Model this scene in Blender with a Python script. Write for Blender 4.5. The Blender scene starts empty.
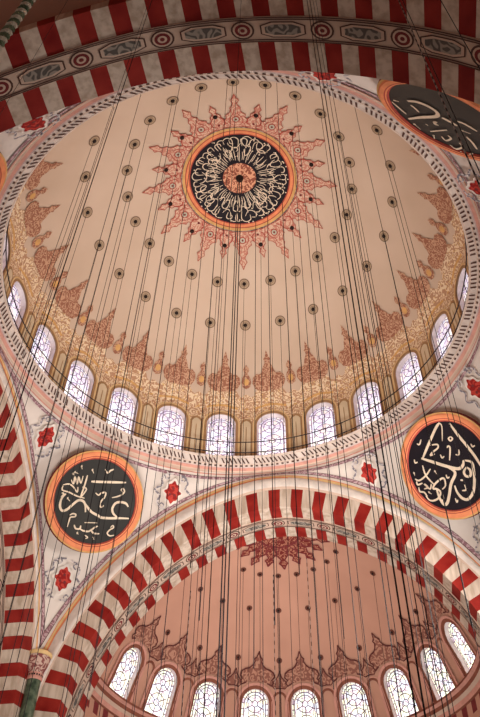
import bpy, bmesh, math, random
from math import sin, cos, pi, sqrt, radians, atan2, asin, acos, tan, hypot
from mathutils import Vector, Matrix
from mathutils.geometry import tessellate_polygon
random.seed(7)
SC = 12.0            # one ring radius in metres
EYE = 1.6
COL = bpy.context.scene.collection
V = Vector
def W(p): return V((p[0]*SC, p[1]*SC, p[2]*SC + EYE))

# ---------------------------------------------------------------- camera (solved from the photograph's perspective)
F_PX, PITCH, YAW, ROLL = 760.05, 0.84066, -0.19979, -0.0265
CAM = (0.43137, -1.98804, 0.0)
H = 2.62448          # height of the dome's ring over the eye
fw = V((sin(YAW), cos(YAW), 0)); rt = V((cos(YAW), -sin(YAW), 0)); up = V((0, 0, 1))
Fv = fw*cos(PITCH) + up*sin(PITCH); Uv = -fw*sin(PITCH) + up*cos(PITCH)
xr = rt*cos(ROLL) - Uv*sin(ROLL); yu = rt*sin(ROLL) + Uv*cos(ROLL)
cd = bpy.data.cameras.new('camera'); co = bpy.data.objects.new('camera', cd); COL.objects.link(co)
cd.sensor_fit = 'VERTICAL'; cd.sensor_height = 24.0; cd.lens = 24.0*F_PX/717.0
cd.clip_start = 0.05; cd.clip_end = 500
M = Matrix((xr, yu, -Fv)).transposed().to_4x4(); M.translation = W(CAM); co.matrix_world = M
bpy.context.scene.camera = co

# ---------------------------------------------------------------- materials
MATS = {}
def base(name, rough=.8):
    m = bpy.data.materials.new(name); m.use_nodes = True
    nt = m.node_tree; b = nt.nodes['Principled BSDF']; b.inputs['Roughness'].default_value = rough
    b.inputs['Specular IOR Level'].default_value = .15
    MATS[name] = m
    return m, nt, b
def L(nt, a, b): nt.links.new(a, b)
def ramp(nt, stops, interp='LINEAR'):
    r = nt.nodes.new('ShaderNodeValToRGB'); r.color_ramp.interpolation = interp
    e = r.color_ramp.elements
    while len(e) < len(stops): e.new(.5)
    for el, (p, c) in zip(e, stops): el.position = p; el.color = (*c, 1)
    return r
def s2l(c): return tuple(((x/255/12.92) if x/255 <= .04045 else ((x/255+.055)/1.055)**2.4) for x in c)
def mat_noise(name, c1, c2, scale=1.0, detail=4, stretch=None, rough=.8, lo=.3, hi=.7):
    m, nt, b = base(name, rough)
    tc = nt.nodes.new('ShaderNodeTexCoord'); n = nt.nodes.new('ShaderNodeTexNoise')
    n.inputs['Scale'].default_value = scale; n.inputs['Detail'].default_value = detail
    src = tc.outputs['Object']
    if stretch:
        mp = nt.nodes.new('ShaderNodeMapping'); mp.inputs['Scale'].default_value = stretch
        L(nt, src, mp.inputs['Vector']); src = mp.outputs['Vector']
    L(nt, src, n.inputs['Vector'])
    r = ramp(nt, [(lo, s2l(c1)), (hi, s2l(c2))]); L(nt, n.outputs['Fac'], r.inputs['Fac'])
    L(nt, r.outputs['Color'], b.inputs['Base Color'])
    return m
def mat_arabesque(name, ground, ink, scale=3.0, freq=26.0, width=.35, ink2=None, rough=.85):
    """painted scrollwork: curling contour lines of a noise field over a ground colour"""
    m, nt, b = base(name, rough)
    tc = nt.nodes.new('ShaderNodeTexCoord'); n = nt.nodes.new('ShaderNodeTexNoise')
    n.inputs['Scale'].default_value = scale; n.inputs['Detail'].default_value = 1.0
    L(nt, tc.outputs['Object'], n.inputs['Vector'])
    mu = nt.nodes.new('ShaderNodeMath'); mu.operation = 'MULTIPLY'; mu.inputs[1].default_value = freq
    L(nt, n.outputs['Fac'], mu.inputs[0])
    si = nt.nodes.new('ShaderNodeMath'); si.operation = 'SINE'; L(nt, mu.outputs[0], si.inputs[0])
    g, k = s2l(ground), s2l(ink)
    r = ramp(nt, [(0, g), (max(.01, .5-width), g), (.5, k), (1, k)])
    ad = nt.nodes.new('ShaderNodeMath'); ad.operation = 'MULTIPLY_ADD'; ad.inputs[1].default_value = .5; ad.inputs[2].default_value = .5-.1
    L(nt, si.outputs[0], ad.inputs[0]); L(nt, ad.outputs[0], r.inputs['Fac'])
    out = r.outputs['Color']
    if ink2:
        n2 = nt.nodes.new('ShaderNodeTexVoronoi'); n2.inputs['Scale'].default_value = scale*1.7
        L(nt, tc.outputs['Object'], n2.inputs['Vector'])
        r2 = ramp(nt, [(0, (1,)*3), (.16, (1,)*3), (.26, (0,)*3)]); L(nt, n2.outputs['Distance'], r2.inputs['Fac'])
        mx = nt.nodes.new('ShaderNodeMix'); mx.data_type = 'RGBA'
        L(nt, r2.outputs['Color'], mx.inputs[0]); L(nt, out, mx.inputs[6]); mx.inputs[7].default_value = (*s2l(ink2), 1)
        out = mx.outputs[2]
    L(nt, out, b.inputs['Base Color'])
    return m
def mat_glass(name, strength, tint, tint_amt, lead, scale=4.2):
    """stained glass with daylight behind it: cells of pale colour in dark cames, whiter low down"""
    m, nt, b = base(name, .4)
    tc = nt.nodes.new('ShaderNodeTexCoord')
    v = nt.nodes.new('ShaderNodeTexVoronoi'); v.inputs['Scale'].default_value = scale
    v.inputs['Randomness'].default_value = .55
    ve = nt.nodes.new('ShaderNodeTexVoronoi'); ve.feature = 'DISTANCE_TO_EDGE'; ve.inputs['Scale'].default_value = scale
    ve.inputs['Randomness'].default_value = .55
    L(nt, tc.outputs['Object'], v.inputs['Vector']); L(nt, tc.outputs['Object'], ve.inputs['Vector'])
    sep = nt.nodes.new('ShaderNodeSeparateColor'); L(nt, v.outputs['Color'], sep.inputs[0])
    r = ramp(nt, [(0, s2l(tint[0])), (.3, s2l(tint[1])), (.55, s2l(tint[2])), (.8, s2l(tint[3]))], 'CONSTANT')
    L(nt, sep.outputs[0], r.inputs['Fac'])
    mx = nt.nodes.new('ShaderNodeMix'); mx.data_type = 'RGBA'; mx.inputs[0].default_value = tint_amt
    mx.inputs[6].default_value = (1, .97, .93, 1); L(nt, r.outputs['Color'], mx.inputs[7])
    re = ramp(nt, [(0, (0,)*3), (.02, (0,)*3), (.06, (1,)*3)]); L(nt, ve.outputs['Distance'], re.inputs['Fac'])
    m2 = nt.nodes.new('ShaderNodeMix'); m2.data_type = 'RGBA'
    L(nt, re.outputs['Color'], m2.inputs[0]); m2.inputs[6].default_value = (*s2l(lead), 1); L(nt, mx.outputs[2], m2.inputs[7])
    # brighter towards the sill
    sx = nt.nodes.new('ShaderNodeSeparateXYZ'); L(nt, tc.outputs['Object'], sx.inputs[0])
    mr = nt.nodes.new('ShaderNodeMapRange'); mr.inputs[1].default_value = 0.2; mr.inputs[2].default_value = 3.9
    mr.inputs[3].default_value = strength*1.45; mr.inputs[4].default_value = strength*.75
    L(nt, sx.outputs[2], mr.inputs[0])
    b.inputs['Base Color'].default_value = (.3, .3, .3, 1)
    L(nt, m2.outputs[2], b.inputs['Emission Color']); L(nt, mr.outputs[0], b.inputs['Emission Strength'])
    return m
def flat(name, c, rough=.8):
    return mat_noise(name, [x*.93 for x in c], [min(255, x*1.05) for x in c], 2.2, 3, rough=rough)

dome_m = mat_noise('cream_plaster', (204,178,154), (214,189,166), .25, 3, rough=.85)
hd_m = mat_noise('pink_plaster', (192,144,122), (204,155,132), .3, 3)
white_m = flat('white_plaster', (226,214,203))
pend_m = mat_noise('pendentive_plaster', (218,205,194), (230,219,208), .5, 3)
red_m = mat_noise('red_stone', (122,20,18), (160,48,38), .9, 6, rough=.6)
lime_m = mat_noise('veined_limestone', (182,160,140), (214,196,178), 1.2, 6, stretch=(3,3,.5), rough=.7, lo=.35, hi=.6)
band_m = mat_noise('band_plaster', (200,172,152), (212,186,166), .8, 3)
grey_m = mat_arabesque('grey_lattice', (158,148,136), (98,92,86), 2.2, 30, .3)
line_m = flat('brown_line', (92,66,58))
maroon_m = flat('maroon_paint', (122,52,52))
hdline_m = flat('half_dome_line', (98,52,48))
redline_m = flat('red_line', (172,76,64))
orange_m = flat('orange_paint', (228,142,98))
gold_m = flat('ochre_paint', (212,164,104))
yellow_m = flat('yellow_paint', (230,196,138))
corn_m = flat('cornice_lilac', (200,172,166))
cornw_m = flat('cornice_cream', (212,196,184))
came_m = flat('lilac_cames', (166,140,176))
came2_m = flat('dark_cames', (128,100,122))
lav_m = mat_arabesque('lavender_braid', (196,168,170), (150,112,118), 2.0, 40, .3)
pinkb_m = flat('pink_band', (208,152,136))
black_m = mat_noise('black_board', (46,45,43), (58,56,52), .6, 3, rough=.5)
ink_m = mat_noise('medallion_black', (26,22,28), (36,30,36), .6, 3, rough=.6)
script_m = flat('script_cream', (226,206,180))
frieze_m = mat_arabesque('frieze_scrolls', (234,210,176), (188,144,112), 2.6, 34, .34, (222,186,122))
palm_m = mat_arabesque('palmette_scrolls', (200,158,128), (156,104,82), 2.8, 34, .42)
ray_m = mat_arabesque('ray_scrolls', (216,182,156), (198,134,114), 2.9, 30, .3)
hdpalm_m = mat_arabesque('half_dome_scrolls', (186,138,116), (140,92,78), 2.4, 30, .4)
hdsun_m = mat_arabesque('half_sun_scrolls', (178,120,98), (116,44,40), 3.0, 30, .4)
panel_m = mat_noise('panel_beige', (212,192,160), (226,206,174), 1, 3)
pbrown_m = flat('frame_brown', (168,130,92))
frame_m = mat_noise('frame_gold', (212,176,126), (230,198,148), 1.2, 4)
reveal_m = flat('window_reveal_white', (226,214,214))
hdframe_m = mat_noise('half_dome_frame', (122,72,58), (150,94,74), 1.2, 4)
ros_m = flat('rosette_ring', (178,152,124))
rosd_m = flat('rosette_dark', (122,98,80))
dot_m = flat('stud_dark', (40,28,24), .5)
hdros_m = flat('half_dome_rosette', (112,66,54))
wire_m = flat('wire_black', (26,22,24), .5)
chain_m, _nt, _b = base('chain_links', .5)
_tc = _nt.nodes.new('ShaderNodeTexCoord'); _w = _nt.nodes.new('ShaderNodeTexWave'); _w.bands_direction = 'Z'; _w.inputs['Scale'].default_value = .9
L(_nt, _tc.outputs['Object'], _w.inputs['Vector']); _r = ramp(_nt, [(.35, s2l((44,36,36))), (.65, s2l((170,150,140)))])
L(_nt, _w.outputs['Fac'], _r.inputs['Fac']); L(_nt, _r.outputs['Color'], _b.inputs['Base Color'])
nchain_m = chain_m.copy(); nchain_m.node_tree.nodes['Wave Texture'].inputs['Scale'].default_value = 2.2
green_m = mat_noise('green_marble', (42,58,46), (112,124,100), 2.6, 8, rough=.3, lo=.35, hi=.68)
ropeg_m = mat_noise('rope_green', (52,66,44), (126,132,104), 3, 4)
ropew_m = flat('rope_pale', (196,184,164))
cap_m = mat_arabesque('capital_carving', (206,176,160), (140,84,80), 2.6, 30, .35)
rail_m = flat('rail_iron', (46,38,40), .5)
cart_m = mat_arabesque('cartouche_red', (188,66,56), (146,36,34), 2.4, 26, .3)
scroll_m = mat_arabesque('blue_grey_scroll', (206,196,192), (126,120,126), 2.6, 30, .35)
glass_m = mat_glass('stained_glass', 1.4, [(196,170,214), (232,214,196), (170,180,222), (222,170,160)], .45, (196,176,206), 3.2)
glass2_m = mat_glass('stained_glass_bright', 1.5, [(240,232,170), (206,224,170), (226,196,214), (190,206,228)], .6, (150,120,140), 3.4)

# ---------------------------------------------------------------- mesh helpers
class MB:
    def __init__(s): s.v = []; s.f = []; s.m = []
    def add(s, vs, fs, mi=0):
        o = len(s.v); s.v += [V(q) for q in vs]
        for f in fs: s.f.append([i+o for i in f]); s.m.append(mi)
    def grid(s, rows, mi=0, close=False):
        n = len(rows[0]); o = len(s.v)
        for r in rows: s.v += [V(q) for q in r]
        for i in range(len(rows)-1):
            for j in range(n if close else n-1):
                k = (j+1) % n
                s.f.append([o+i*n+j, o+i*n+k, o+(i+1)*n+k, o+(i+1)*n+j]); s.m.append(mi(i, j) if callable(mi) else mi)
    def tube(s, pts, r, n=6, mi=0, closed=False):
        rows = []
        N = len(pts)
        for i, p in enumerate(pts):
            p = V(p)
            a = V(pts[(i-1) % N] if closed or i else pts[0]); b = V(pts[(i+1) % N] if closed or i < N-1 else pts[-1])
            t = (b-a).normalized(); x = t.cross(V((0,0,1)))
            if x.length < 1e-3: x = t.cross(V((1,0,0)))
            x.normalize(); y = t.cross(x)
            rows.append([p + x*(r*cos(2*pi*k/n)) + y*(r*sin(2*pi*k/n)) for k in range(n)])
        if closed: rows.append(rows[0])
        s.grid(rows, mi, close=True)
    def build(s, name, mats, parent=None, origin=None, smooth=False, world=True):
        """coordinates are in ring radii; they become metres relative to the object's origin"""
        if not isinstance(mats, (list, tuple)): mats = [mats]
        me = bpy.data.meshes.new(name)
        if origin is None and parent is not None: og = V(parent['_og'])
        else: og = V(origin or (0, 0, 0))
        me.from_pydata([(q-og)*SC for q in s.v], [], s.f)
        for m in mats: me.materials.append(m)
        if len(mats) > 1: me.polygons.foreach_set('material_index', s.m)
        if smooth: me.polygons.foreach_set('use_smooth', [True]*len(me.polygons))
        bm = bmesh.new(); bm.from_mesh(me); bmesh.ops.remove_doubles(bm, verts=bm.verts, dist=1e-5)
        bm.to_mesh(me); bm.free()
        o = bpy.data.objects.new(name, me); COL.objects.link(o)
        if parent is not None: o.parent = parent
        else: o.location = W(og)
        o['_og'] = tuple(og)
        return o
def empty(name, og):
    o = bpy.data.objects.new(name, None); COL.objects.link(o); o.location = W(og); o['_og'] = tuple(og); o.empty_display_size = .2
    return o
def tag(o, label, cat, group=None, kind=None):
    o['label'] = label; o['category'] = cat
    if group: o['group'] = group
    if kind: o['kind'] = kind
    return o
def copy_tree(o, parent=None):
    c = o.copy(); COL.objects.link(c)
    if parent is not None: c.parent = parent
    for ch in list(o.children): copy_tree(ch, c)
    return c
def catmull(P, n=5):
    if len(P) < 3: return [V(q) for q in P]
    P = [V((*q, 0)) if len(q) == 2 else V(q) for q in P]
    out = []
    for i in range(len(P)-1):
        a, b, c, d = P[max(i-1, 0)], P[i], P[i+1], P[min(i+2, len(P)-1)]
        for k in range(n):
            t = k/n
            out.append(.5*((2*b)+(c-a)*t+(2*a-5*b+4*c-d)*t*t+(3*b-a-3*c+d)*t**3))
    out.append(P[-1]); return out
def ribbon(mb, S, pts, w, mi=0, taper=True, smooth=4):
    """a brush stroke of width w through 2D points, laid on the surface S(x, y)"""
    P = catmull([(q[0], q[1], 0) for q in pts], smooth) if smooth else [V((q[0], q[1], 0)) for q in pts]
    n = len(P); A = []; B = []
    for i, p in enumerate(P):
        t = P[min(i+1, n-1)] - P[max(i-1, 0)]
        if t.length < 1e-9: t = V((1, 0, 0))
        t.normalize(); nn = V((-t.y, t.x, 0)); k = w/2
        if taper: k *= .55 + .45*min(1, 5*min(i, n-1-i)/max(n-1, 1))
        A.append(S(p.x+nn.x*k, p.y+nn.y*k)); B.append(S(p.x-nn.x*k, p.y-nn.y*k))
    mb.grid([A, B], mi)
def fill(mb, S, poly, mi=0):
    tr = tessellate_polygon([[V((x, y, 0)) for x, y in poly]])
    mb.add([S(x, y) for x, y in poly], tr, mi)
def mirror(half):   # outline given for x >= 0 from bottom to top, mirrored to a closed polygon
    return half + [(-x, y) for x, y in reversed(half) if abs(x) > 1e-9]
def circle(r, n=24, cx=0, cy=0): return [(cx+r*cos(2*pi*k/n), cy+r*sin(2*pi*k/n)) for k in range(n)]
def ringstrip(mb, S, r1, r2, n=48, mi=0, a0=0, a1=2*pi):
    ks = [a0+(a1-a0)*k/n for k in range(n+1)]
    mb.grid([[S(r1*cos(a), r1*sin(a)) for a in ks], [S(r2*cos(a), r2*sin(a)) for a in ks]], mi)

# ---------------------------------------------------------------- main dome
RD, ZD = 1.148, H-.015           # painted shell
WR, WZ = 1.070, H+.401           # upright wall that carries the windows
STEP = 2*pi/24
def domeP(az, r, off=0.0):       # point of the shell at horizontal radius r; off = towards the inside
    z = ZD + sqrt(max(0, RD*RD-r*r)); k = 1-off/RD
    return V((r*sin(az)*k, r*cos(az)*k, ZD+(z-ZD)*k))
def domeZ(az, zz, off=0.0):      # by height zz above the ring: wall below, shell above
    if zz <= .401: return V(((WR-off)*sin(az), (WR-off)*cos(az), H+zz))
    r = sqrt(RD*RD-(zz+.015)**2); return domeP(az, r, off)
WIN_HW, WIN_SP, WIN_B = .083, .279, .02       # opening half width, springing height, sill
def arch_outline(hw, sp, b, n=14):            # closed outline anticlockwise from bottom right
    P = [(hw, b), (hw, b+(sp-b)*.5)]
    P += [(hw*cos(pi*k/n), sp+hw*sin(pi*k/n)) for k in range(n+1)]
    P += [(-hw, b+(sp-b)*.5), (-hw, b), (-hw*.33, b), (hw*.33, b)]
    return P
def bay_grid(mb, S, x0, x1, y0, y1, outline, levels=3, mi=0):
    """wall bay with an arched hole: loops from the hole outwards to the bay's rectangle"""
    cx = 0.0; cy = sum(p[1] for p in outline)/len(outline)
    def out(a):
        dx, dy = cos(a), sin(a); t = 1e9
        if dx > 1e-9: t = min(t, (x1-cx)/dx)
        if dx < -1e-9: t = min(t, (x0-cx)/dx)
        if dy > 1e-9: t = min(t, (y1-cy)/dy)
        if dy < -1e-9: t = min(t, (y0-cy)/dy)
        return (cx+dx*t, cy+dy*t)
    pts = [(atan2(p[1]-cy, p[0]-cx), p) for p in outline]
    for c in ((x0, y0), (x1, y0), (x1, y1), (x0, y1)):
        a = atan2(c[1]-cy, c[0]-cx)
        # hole point on the same ray: between neighbours
        n = len(outline); best = None
        for i in range(n):
            p, q = outline[i], outline[(i+1) % n]
            dx, dy = cos(a), sin(a); ex, ey = q[0]-p[0], q[1]-p[1]; den = dx*ey-dy*ex
            if abs(den) < 1e-12: continue
            t = ((p[0]-cx)*ey-(p[1]-cy)*ex)/den; u = ((p[0]-cx)*dy-(p[1]-cy)*dx)/den
            if t > 0 and -1e-6 <= u <= 1+1e-6: best = (cx+dx*t, cy+dy*t)
        if best: pts.append((a, best))
    pts.sort(key=lambda q: q[0])
    rows = []
    for lv in range(levels+1):
        t = lv/levels
        rows.append([S(p[0]+(out(a)[0]-p[0])*t, p[1]+(out(a)[1]-p[1])*t) for a, p in pts])
    mb.grid(rows, mi, close=True)

mb = MB()
WINS = list(range(-7, 7))        # bays that have a window in the part of the dome seen
for k in range(24):
    kk = k if k < 12 else k-24
    a0 = kk*STEP
    S = lambda x, y, a0=a0: domeZ(a0+x/WR, y)
    hx = WR*STEP/2
    if kk in WINS: bay_grid(mb, S, -hx, hx, -.02, .401, arch_outline(WIN_HW, WIN_SP, WIN_B))
    else: mb.grid([[S(hx*(i/3-1), y) for i in range(7)] for y in (-.02, .13, .27, .401)])
ph1 = acos((.401+.015)/RD)
mb.grid([[domeP(2*pi*j/96, max(1e-4, RD*sin(ph1*(1-i/28)))) for j in range(96)] for i in range(29)], close=True)
# gallery floor behind the cornice
mb.grid([[V((r*sin(2*pi*j/96), r*cos(2*pi*j/96), H-.004)) for j in range(96)] for r in (.995, 1.08)], close=True)
ceiling = mb.build('ceiling', dome_m, origin=(0, 0, H), smooth=False)
for p in ceiling.data.polygons: p.use_smooth = True
tag(ceiling, 'large cream painted main dome over the ring of arched windows', 'dome', kind='structure')

# painted frieze round the windows, a part of the dome, one piece per bay
def fr(a0, off=.004): return lambda x, y: domeZ(a0+x*STEP, y, off)
for kk in range(-8, 8):
    a0 = kk*STEP; S = fr(a0)
    mb = MB()
    n = 20                                              # spandrels and scrollwork above the window, wavy upper edge
    lo = []; hi = []
    for i in range(n+1):
        x = -.5+i/n; ax = abs(x)*STEP*WR
        lo.append((x, WIN_SP+sqrt(max(0, .098**2-ax*ax)) if ax < .098 else .255))
        hi.append((x, .505+.03*cos(2*pi*x)+.012*cos(8*pi*x)))
    rows = [[S(x, y+(hi[i][1]-y)*t) for i, (x, y) in enumerate(lo)] for t in (0, .2, .4, .6, .8, 1)]
    mb.grid(rows, 0)
    for sgn in (-1, 1):                                 # uprights beside the window
        xs = [sgn*(.098/(STEP*WR)), sgn*.375]
        mb.grid([[S(x, y) for x in xs] for y in (.0, .13, .28)], 1)
    ribbon(mb, fr(a0, .006), [(-.5, .402), (-.3, .408), (0, .425), (.3, .408), (.5, .402)], .012, 2, False)
    mb.build('painted_frieze', [frieze_m, yellow_m, gold_m], ceiling)
    # reddish lobed palmette over the window
    half = [(.0, .50), (.2, .50), (.33, .515), (.40, .545), (.38, .575), (.30, .592), (.20, .590), (.16, .602), (.12, .625), (.075, .640),
            (.06, .652), (.09, .664), (.05, .672), (.035, .684), (0, .705)]
    half = [(x*.92, y) for x, y in half]
    mb = MB(); S2 = fr(a0, .007)
    poly = mirror(half); fill(mb, S2, poly, 0)
    mb.build('palmette', [palm_m], ceiling)
    # small ochre finial between the windows
    a1 = a0+STEP/2; S3 = fr(a1, .007); mb = MB()
    fill(mb, S3, mirror([(0, .515), (.08, .525), (.11, .55), (.09, .575), (.04, .592), (.035, .6), (.07, .612), (.06, .624), (.02, .634), (0, .642)]), 0)
    fill(mb, fr(a1, .009), circle(1, 12) and [(.06*cos(2*pi*k/12), .552+.018*sin(2*pi*k/12)) for k in range(12)], 1)
    mb.build('finial_motif', [palm_m, gold_m], ceiling)
    # blind arched panel between the windows
    mb = MB(); S4 = fr(a1, .005); S5 = fr(a1, .008)
    def panel(hw, top, b): return [(hw, b), (hw, top-hw*.25), (hw*.6, top-.005), (0, top+.004), (-hw*.6, top-.005), (-hw, top-hw*.25), (-hw, b)]
    fill(mb, S4, panel(.122, .325, 0), 0); fill(mb, S5, panel(.088, .307, 0), 1)
    ribbon(mb, fr(a1, .010), [(.0, .03), (.0, .2), (.0, .262)], .016, 0, True, 2)
    mb.build('blind_panel', [pbrown_m, panel_m], ceiling)

# ---------------------------------------------------------------- dome windows
ORD = ['first', 'second', 'third', 'fourth', 'fifth', 'sixth', 'seventh', 'eighth', 'ninth', 'tenth', 'eleventh', 'twelfth', 'thirteenth', 'fourteenth',
       'fifteenth', 'sixteenth', 'seventeenth', 'eighteenth', 'nineteenth', 'twentieth', 'twenty-first', 'twenty-second', 'twenty-third', 'twenty-fourth', 'twenty-fifth', 'twenty-sixth']
def make_window(name, S, hw, sp, b, depth, og, mats, frame_w, frame_off, inner=None):
    """S(x, y, off): off > 0 towards the room. reveal + pane + painted border"""
    root = empty(name, og)
    o = arch_outline(hw, sp, b)
    mb = MB(); n = len(o)
    mb.grid([[S(x, y, 0) for x, y in o], [S(x*.95, y-(y-b)*.02, -depth) for x, y in o]], close=True)
    mb.build('window_reveal', mats[0], root)
    # inner rim that holds the glass
    mb = MB(); oi = arch_outline(hw*.88, sp, b)
    mb.grid([[S(x, y, -depth*.97) for x, y in arch_outline(hw, sp, b)], [S(x, y, -depth*.97) for x, y in oi]], close=True)
    mb.build('window_rim', mats[0], root)
    mb = MB(); c = (0, sp-.02)
    rows = [[S(c[0]+(x-c[0])*t, c[1]+(y-c[1])*t, -depth*.99) for x, y in arch_outline(hw*.91, sp+.002, b)] for t in (1, .6, .2, .01)]
    mb.grid(rows, close=True); pane = mb.build('glass_pane', mats[1], root)
    mb = MB(); SC_ = lambda x, y: S(x, y, -depth*.90); lw = .0050
    ww = hw*.74
    ribbon(mb, SC_, [(ww, b)] + [(ww*cos(pi*k/14), sp+ww*sin(pi*k/14)) for k in range(15)] + [(-ww, b)], lw, 0, False, 0)
    yc = [sp, sp-hw*1.25, sp-hw*2.5] if sp-b > hw*2.2 else [sp, sp-hw*1.25]
    for y0 in yc:
        for rr_ in (.20, .56):
            ribbon(mb, SC_, [(hw*rr_*cos(pi*k/8), y0+hw*rr_*sin(pi*k/8)) for k in range(17)], lw*.9, 0, False, 0)
        for k in range(6):
            a = pi/6+pi*k/3; ribbon(mb, SC_, [(hw*.20*cos(a), y0+hw*.20*sin(a)), (hw*.74*cos(a), y0+hw*.74*sin(a))], lw*.9, 0, False, 0)
    for k in range(9):
        a = pi*k/8; ribbon(mb, SC_, [(ww*cos(a), sp+ww*sin(a)), (hw*.9*cos(a), sp+hw*.9*sin(a))], lw*.8, 0, False, 0)
    n_ = 6
    for k in range(1, n_):
        for sx in (-1, 1): ribbon(mb, SC_, [(sx*ww, b+(sp-b)*k/n_), (sx*hw*.9, b+(sp-b)*k/n_)], lw*.8, 0, False, 0)
    mb.build('lead_cames', mats[4], pane)
    mb = MB()
    def outl(w): return [(hw+w, b)] + [((hw+w)*cos(pi*k/16), sp+(hw+w)*sin(pi*k/16)) for k in range(17)] + [(-hw-w, b)]
    mb.grid([[S(x, y, frame_off) for x, y in outl(-.002)], [S(x, y, frame_off) for x, y in outl(frame_w*.55)]], 0)
    mb.grid([[S(x, y, frame_off) for x, y in outl(frame_w*.55)], [S(x, y, frame_off) for x, y in outl(frame_w)]], 1)
    mb.build('window_frame', [mats[2], mats[3]], root)
    return root
WO = (0, WR, H+WIN_B)
proto = make_window('window_1', lambda x, y, off: V(((WR-off)*sin(x/WR), (WR-off)*cos(x/WR), H+y)), WIN_HW, WIN_SP, WIN_B, .024, WO,
                    (reveal_m, glass_m, pbrown_m, frame_m, came_m), .022, .008)
for i, kk in enumerate(WINS):
    o = proto if i == 0 else copy_tree(proto)
    o.name = 'window_%d' % (i+1)
    a = kk*STEP; o.location = W((WR*sin(a), WR*cos(a), H+WIN_B)); o.rotation_euler = (0, 0, -a)
    tag(o, 'arched stained glass window at the base of the main dome, %s from the left of its row' % ORD[i], 'window', 'main dome windows', 'structure')

# ---------------------------------------------------------------- ring cornice with painted dentils
prof = [(1.075, -.002), (.999, 0), (.994, -.006), (.998, -.012), (1.001, -.013), (1.025, -.036), (1.029, -.037), (1.040, -.045), (1.045, -.046), (1.058, -.054), (1.064, -.056), (1.070, -.07)]
def cornP(az, i, t=0.0):
    a, b = prof[i], prof[min(i+1, len(prof)-1)]
    r, z = a[0]+(b[0]-a[0])*t, a[1]+(b[1]-a[1])*t
    return V((r*sin(az), r*cos(az), H+z))
mb = MB(); N = 144
mb.grid([[cornP(2*pi*j/N, i) for j in range(N)] for i in range(len(prof))], lambda i, j: [0, 0, 0, 1, 0, 1, 0, 2, 3, 1, 1][i], close=True)
cornice = mb.build('trim_1', [cornw_m, band_m, corn_m, pinkb_m], origin=(0, 0, H-.07))
tag(cornice, 'round moulded cornice ring below the main dome windows', 'cornice', kind='structure')
mb = MB()
for j in range(300):
    if j % 8 in (7,): continue
    a = 2*pi*j/300; d = 2*pi/300
    q = [(a-d*.25, .10), (a+d*.10, .10), (a+d*.85, .90), (a+d*.42, .90)]
    mb.add([cornP(x, 4, t) + V((-.0025*sin(x), -.0025*cos(x), -.002)) for x, t in q], [(0, 1, 2, 3)])
mb.build('dentil_pattern', line_m, cornice)
mb = MB()
for j in range(240):
    a = 2*pi*j/240; d = 2*pi/240
    q = [(a, .15), (a+d*.45, .15), (a+d*.45, .8), (a, .8)]
    mb.add([cornP(x, 6, t) + V((-.0025*sin(x), -.0025*cos(x), -.002)) for x, t in q], [(0, 1, 2, 3)])
mb.build('bead_pattern', line_m, cornice)

# ---------------------------------------------------------------- the four arches
AX0, AY0 = -.015, -.0125          # middle of the square bay
HX, HY, HYB = 1.050, 1.0425, 1.0875
ZS = 1.20
R_IN, R_V, R_OUT = 1.145, 1.250, 1.335
def CF(R): return .20+max(0, R-1.25)*.6
SOFF = .25
ZLOW = .55
def thA(R): return acos(CF(R)/R)
def zround(x, R):                 # two-centred arch with a softened apex
    w_ = .10*max(0, 1-x/.7); xx = sqrt(x*x+w_*w_)
    return ZS+sqrt(max(0, R*R-(xx+CF(R))**2))
def arcpt(R, f):                  # f -1..1 ; beyond +-1 straight down
    sg = 1 if f >= 0 else -1; g = 1-abs(f)      # g=0 springing .. 1 apex
    if abs(f) <= 1:
        th = g*thA(R); x = max(0, R*cos(th)-CF(R))
        return (sg*x, zround(x, R))
    return (sg*(R-CF(R)), ZS-(abs(f)-1)*1.346*1.21)
def zb(xe):
    xe = min(abs(xe), 1.05); return zround(xe, R_OUT)
def frameArch(which):
    return {'front': ((AX0, AY0+HY), V((1, 0, 0)), V((0, 1, 0)), HX), 'back': ((AX0, AY0-HYB), V((-1, 0, 0)), V((0, -1, 0)), HX),
            'left': ((AX0-HX, AY0), V((0, 1, 0)), V((-1, 0, 0)), HY), 'right': ((AX0+HX, AY0), V((0, -1, 0)), V((1, 0, 0)), HY)}[which]
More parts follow.
